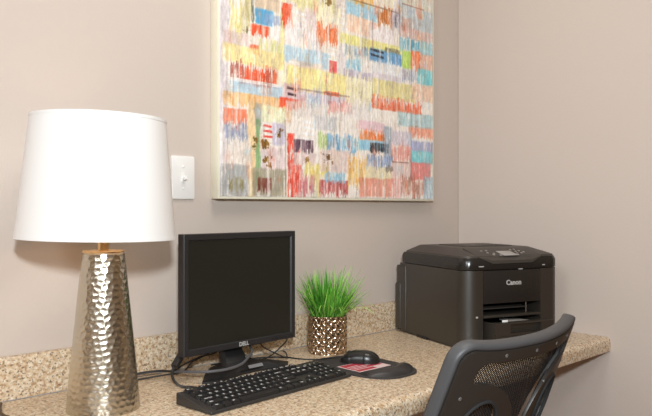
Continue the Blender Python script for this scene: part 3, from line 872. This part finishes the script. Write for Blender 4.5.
# output slot
obj('slot_shelf', boxbm(XA + .002, XB - .002, -.002, .155, .0955, .1035, bev=.0015), M_printer, PRT)
obj('output_flap', boxbm(XA + .004, XB - .040, .022, .120, .1185, .1215, bev=.001), M_printer_top, PRT, rot=(math.radians(3), 0, 0))
obj('slot_wire', tubebm([(.236, .010, .1040), (.236, .010, .1365)], .0017, 8, 0), M_steel, PRT)
obj('slot_roller', lathebm([(.006, -.09), (.006, .09)], 16), M_cable, PRT, loc=(.172, .10, .112), rot=(0, PI / 2, 0))
obj('paper_guide', boxbm(.112, .132, -.0345, -.031, .0765, .0925, bev=.0008), M_white, PRT)
bm = bmesh.new(); add_prism(bm, [(.135, -.030), (.222, -.030), (.205, .03), (.150, .03)], .0835, .0860, bev=.0006)
obj('paper_stop', bm, M_lcd, PRT)
# paper cassette, pulled a little forward
cas = obj('paper_cassette', bmesh.new(), M_printer, PRT)
bm = bmesh.new()
ca, cb, cy0, cy1 = .078, .277, -.048, .190
add_box(bm, ca, ca + .005, cy0 + .002, cy1, .014, .0845, bev=.001)
add_box(bm, cb - .005, cb, cy0 + .002, cy1, .014, .0845, bev=.001)
add_box(bm, ca, cb, cy0 + .002, cy1, .012, .018)
add_box(bm, ca + .004, cb - .004, cy0 + .01, cy1, .060, .064)
add_box(bm, ca + .001, cb - .001, cy1 - .004, cy1, .014, .080)
me = bpy.data.meshes.new('paper_cassette'); bm.to_mesh(me); bm.free(); me.materials.append(M_printer); cas.data = me
bm = bmesh.new()
fa, fb = .074, .292
add_prism(bm, [(fa, cy0 - .004), (.128, cy0 - .004), (.128, cy0 + .012), (.244, cy0 + .012), (.244, cy0 - .004), (fb, cy0 - .004), (fb, cy0 + .018), (fa, cy0 + .018)], .055, .0815)
add_prism(bm, [(fa, cy0 - .004), (fb, cy0 - .004), (fb, cy0 + .018), (fa, cy0 + .018)], .0815, .087, bev=.001)
add_prism(bm, [(fa, cy0 - .004), (fb, cy0 - .004), (fb, cy0 + .018), (fa, cy0 + .018)], .0485, .055)
add_prism(bm, [(fa + .002, cy0 - .003), (fb - .002, cy0 - .003), (fb - .002, cy0 + .018), (fa + .002, cy0 + .018)], .002, .0475)
obj('cassette_front', bm, M_printer, cas, smooth=30)
obj('side_mark', boxbm(.040, .047, -.0008, .0008, .0980, .1030), M_silver, PRT)

# ------------------------------------------------------------------ office chair
ch = thing('office_chair', 'black office chair with a curved mesh backrest pushed up to the counter', 'chair', (-1.185, -1.020, 0), .066)
HW, CC, PW_, KK, WD, ZT = .216, .040, 1.588, .386, .065, .962
def S(u, h, off=0.0):
    hw = HW + WD * h if h < .26 else HW + WD * .26 - (h - .26) * .10
    k = KK * h if h < .30 else KK * .30 + KK * (h - .30) - .9 * (h - .30) ** 2
    au = abs(u)
    hh = ZT - h + .016 * au ** 4
    x = hw * u; y = CC * au ** PW_ + k
    # outward normal (towards the back of the chair) in plan
    sl = CC * PW_ * au ** (PW_ - 1) * math.copysign(1, u) / hw
    nx, ny = sl, -1.0; l = math.hypot(nx, ny)
    return Vector((x + nx / l * off, y + ny / l * off, hh + (-.30) * off * .8))
HB = .47
# outline of the back in (u, h)
def outline(ins, n=8):
    """rounded outline, inset by ins metres, running bottom-left, up, over and down the right"""
    pts = []; iu = ins / HW; r = .030; ru = r / HW
    for k in range(26): pts.append((-1 + iu, HB - (HB - r - ins) * k / 25))
    for k in range(1, n + 1):
        a = .5 * PI * k / n; pts.append((-1 + iu + ru * (1 - math.cos(a)), ins + r * (1 - math.sin(a))))
    for k in range(1, 30): pts.append((-1 + iu + ru + (2 - 2 * iu - 2 * ru) * k / 30, ins))
    for k in range(n, -1, -1):
        a = .5 * PI * k / n; pts.append((1 - iu - ru * (1 - math.cos(a)), ins + r * (1 - math.sin(a))))
    for k in range(1, 26): pts.append((1 - iu, r + ins + (HB - r - ins) * k / 25))
    return pts
OUT = outline(.006)
# rim: flattened padded section swept round the outline
bm = bmesh.new(); prev = None; NR = 12
for i, (u, h) in enumerate(OUT):
    P = S(u, h); a = OUT[max(0, i - 1)]; b_ = OUT[min(len(OUT) - 1, i + 1)]
    t = (S(*b_) - S(*a)).normalized(); nrm = (S(u, h, .01) - S(u, h, 0)).normalized(); w = t.cross(nrm).normalized()
    rg_ = []
    for k in range(NR):
        an = 2 * PI * k / NR; c, s = math.cos(an), math.sin(an)
        rg_.append(bm.verts.new(P + w * (.0066 * math.copysign(abs(c) ** .7, c)) + nrm * (-.002 + .0130 * math.copysign(abs(s) ** .7, s))))
    if prev:
        for k in range(NR): bm.faces.new((prev[k], prev[(k + 1) % NR], rg_[(k + 1) % NR], rg_[k]))
    else: bm.faces.new(rg_)
    prev = rg_
bm.faces.new(prev[::-1])
obj('back_rim', bm, M_rim, ch, smooth=70)
# signed distance (metres, negative inside) helpers in the back's own (x, h) plane
def sd_box(x, h, cx, chh, bx, bh, r):
    qx, qh = abs(x - cx) - bx + r, abs(h - chh) - bh + r
    return math.hypot(max(qx, 0), max(qh, 0)) + min(max(qx, qh), 0) - r
def sd_ell(x, h, cx, chh, a, b_):
    k = math.hypot((x - cx) / a, (h - chh) / b_); return (k - 1) * min(a, b_)
def smin(a, b_, k):
    t = max(0, min(1, .5 + .5 * (b_ - a) / k)); return b_ * (1 - t) + a * t - k * t * (1 - t)
def window(x, h):
    """the netted opening under the top band; the lumbar plate bulges up into it"""
    d = sd_box(x, h, 0, .215, .165, .184, .022)
    lum = min(sd_ell(x, h, -.160, .190, .140, .125), sd_ell(x, h, .160, .190, .140, .125))
    lum = min(lum, sd_box(x, h, 0, .38, .3, .14, .05))
    return max(d, -lum)
def grips(x, h):
    return min(sd_ell(x, h, -.119, .156, .045, .056), sd_ell(x, h, .119, .156, .045, .056))
def solid(x, h):      # negative where the rear plate is
    d = sd_box(x, h, 0, HB / 2 + .007, HW - .0110, HB / 2 - .0040, .028)
    return max(d, -window(x, h), -grips(x, h))
def panel(name, fn, off_fn, thick, m_, parent, nu=150, nh=150, uvs=False):
    g = {}; X = lambda i: -HW + 2 * HW * i / nu; H = lambda j: (HB + .01) * j / nh
    val = [[fn(X(i), H(j)) for j in range(nh + 1)] for i in range(nu + 1)]
    cells = [(i, j) for i in range(nu) for j in range(nh) if min(val[i][j], val[i + 1][j], val[i][j + 1], val[i + 1][j + 1]) < 0 and
             (val[i][j] + val[i + 1][j] + val[i][j + 1] + val[i + 1][j + 1]) < .0022]
    pos = {}
    for i, j in {(i + a, j + b_) for i, j in cells for a in (0, 1) for b_ in (0, 1)}:
        x, h = X(i), H(j)
        if val[i][j] > -.0012:
            inner = all((a, b_) in cellset for a, b_ in ((i, j), (i - 1, j), (i, j - 1), (i - 1, j - 1))) if False else False
            for _ in range(3):
                d = fn(x, h)
                if abs(d) < 1e-4 or abs(d) > .006: break
                e = 4e-4; gx = (fn(x + e, h) - fn(x - e, h)) / (2 * e); gh = (fn(x, h + e) - fn(x, h - e)) / (2 * e)
                gg = gx * gx + gh * gh
                if gg < .05: break
                x -= d * gx / gg; h -= d * gh / gg
        pos[(i, j)] = (x, h)
    bm = bmesh.new(); vm = {}; lay = bm.loops.layers.uv.new('UVMap') if uvs else None
    for k, (x, h) in pos.items():
        vm[k] = bm.verts.new(S(x / HW, max(h, 0), off_fn(x, h)))
    for i, j in cells:
        fc = bm.faces.new((vm[(i, j)], vm[(i + 1, j)], vm[(i + 1, j + 1)], vm[(i, j + 1)]))
        if uvs:
            for lp, k in zip(fc.loops, ((i, j), (i + 1, j), (i + 1, j + 1), (i, j + 1))): lp[lay].uv = pos[k]
    if thick:
        me = bpy.data.meshes.new(name); bm.to_mesh(me); bm.free()
        o = link(name, me, m_, parent, smooth=180)
        md = o.modifiers.new('thickness', 'SOLIDIFY'); md.thickness = thick; md.offset = 0
        bv = o.modifiers.new('soft', 'BEVEL'); bv.width = .0012; bv.segments = 2; bv.limit_method = 'ANGLE'; bv.angle_limit = math.radians(50)
        return o
    me = bpy.data.meshes.new(name); bm.to_mesh(me); bm.free()
    return link(name, me, m_, parent, smooth=180)
def lum_off(x, h):
    w = window(x, h); g = grips(x, h)
    o = .0085
    return o
panel('back_plate', solid, lum_off, .006, M_chair, ch)
for_net = panel('back_net', lambda x, h: max(sd_box(x, h, 0, HB / 2 + .007, HW - .017, HB / 2 - .010, .03), min(window(x, h) - .006, grips(x, h) - .006)), lambda x, h: -.002, 0, M_net, ch, 90, 90, True)
# the net's yarn has thickness: stack the same weave through its depth
nb = bmesh.new(); nb.from_mesh(for_net.data); base_faces = nb.faces[:]
for k in range(1, 3):
    dup = bmesh.ops.duplicate(nb, geom=base_faces)['geom']
    for g_ in dup:
        if isinstance(g_, bmesh.types.BMVert): g_.co -= g_.normal * (.0006 * k)
nb.to_mesh(for_net.data); nb.free()
# lips round the window and the grips
for sgn in (-1, 1):
    pts = []
    for k in range(40):
        a = 2 * PI * k / 40; x, h = sgn * .119 + .0455 * math.cos(a), .156 + .0565 * math.sin(a)
        pts.append(S(x / HW, h, .0115))
    bm = bmesh.new(); add_tube(bm, pts + [pts[0]], .0035, 8, 0, caps=False)
    obj('grip_ring', bm, M_chair_blk, ch, smooth=70)
def screw(x, h):
    P = S(x / HW, h, .0116); nrm = (S(x / HW, h, .02) - S(x / HW, h, 0)).normalized()
    q = nrm.to_track_quat('Z', 'Y').to_euler()
    obj('screw', lathebm([(.0034, -.001), (.0034, .0004), (.0026, .0010), (.0010, .0006)], 16), M_dullsteel, ch, loc=P, rot=q)
for x, h in ((-.112, .020), (-.030, .021), (.050, .021), (.120, .020), (-.180, .090), (.185, .090), (-.172, .30), (.172, .30)): screw(x, h)
# lower frame, seat, column, base
bm = bmesh.new()
sx = rrect(-.235, .235, .175, .655, .09, 8)
add_prism(bm, sx, .435, .505, bev=.022, seg=4, bev_bottom=True)
obj('seat', bm, M_chair_blk, ch, smooth=60)
obj('back_bracket', tubebm([(0, .145, .58), (0, .165, .50), (0, .20, .43), (0, .32, .415)], .022, 12), M_chair, ch, smooth=60)
obj('mechanism', boxbm(-.08, .08, .30, .52, .385, .436, bev=.012), M_chair, ch)
obj('gas_column', lathebm([(.028, .115), (.028, .25), (.018, .25), (.018, .39)], 24, c=(0, .41)), M_chair, ch)
for k in range(5):
    a = 2 * PI * k / 5 + .3; c, s = math.cos(a), math.sin(a)
    leg = obj('leg', tubebm([(.02 * c, .41 + .02 * s, .118), (.14 * c, .41 + .14 * s, .110), (.28 * c, .41 + .28 * s, .082)], .018, 10), M_chair, ch, smooth=60)
    bm = bmesh.new(); add_lathe(bm, [(.020, -.024), (.026, -.021), (.026, -.006), (.018, -.005), (.018, .005), (.026, .006), (.026, .021), (.020, .024)], 24)
    obj('caster', bm, M_black2, leg, loc=(.28 * c, .41 + .28 * s, .0262), rot=(PI / 2, 0, a + .7))
    obj('caster_stem', lathebm([(.006, .045), (.006, .08)], 12, c=(.28 * c, .41 + .28 * s)), M_steel, leg)

# ------------------------------------------------------------------ camera and light
cam = bpy.data.cameras.new('camera'); cam.sensor_width = 36.0; cam.lens = 700 / 652 * 36.0; cam.clip_start = .02
co = bpy.data.objects.new('camera', cam); col.objects.link(co)
co.location = (-2.3, -1.63, 1.18); co.rotation_euler = (PI / 2, 0, math.radians(46 - 90))
scene.camera = co

def area(name, loc, target, size, energy, color, size_y=None):
    l = bpy.data.lights.new(name, 'AREA'); l.energy = energy; l.color = color; l.size = size
    if size_y: l.shape = 'RECTANGLE'; l.size_y = size_y
    o = bpy.data.objects.new(name, l); col.objects.link(o); o.location = loc
    o.rotation_euler = (Vector(target) - Vector(loc)).to_track_quat('-Z', 'Y').to_euler()
    return o
area('camera_flash', (-2.43, -1.90, 1.54), (-.35, -.45, 1.0), .11, 44, (.86, .935, .97))
area('left_fill', (-4.4, -1.9, 2.3), (0, -.9, 1.2), .7, 36, (.88, .925, .96))  # added fill from the far left to lift the right wall, not a fixture

area('counter_fill', (-1.3, -.95, 2.65), (-1.1, -.45, .75), .7, 16, (1, .94, .86))  # added fill from above that brightens the worktop, stands for no lamp
w = bpy.data.worlds.new('room_light'); w.use_nodes = True; scene.world = w
nt = w.node_tree; N, L = nt.nodes, nt.links
tc = N.new('ShaderNodeTexCoord'); sp = N.new('ShaderNodeSeparateXYZ'); L.new(tc.outputs['Generated'], sp.inputs[0])
r = N.new('ShaderNodeValToRGB'); e = r.color_ramp.elements
for p_, c_ in ((0, (.30, .15, .06)), (.5, (.70, .44, .25)), (1, (1.10, .80, .55))):
    el = e.new(p_) if p_ == .5 else (e[0] if p_ == 0 else e[-1]); el.position = p_; el.color = (*c_, 1)
mr = N.new('ShaderNodeMapRange'); mr.inputs['From Min'].default_value = -1; L.new(sp.outputs[2], mr.inputs[0])
L.new(mr.outputs[0], r.inputs[0]); L.new(r.outputs[0], N['Background'].inputs[0]); N['Background'].inputs[1].default_value = .36

vs_ = scene.view_settings
vs_.view_transform = 'Standard'; vs_.look = 'None'; vs_.gamma = 1.0; vs_.use_curve_mapping = False; vs_.exposure = -0.28
scene.cycles.use_denoising = True
scene.cycles.max_bounces = 8
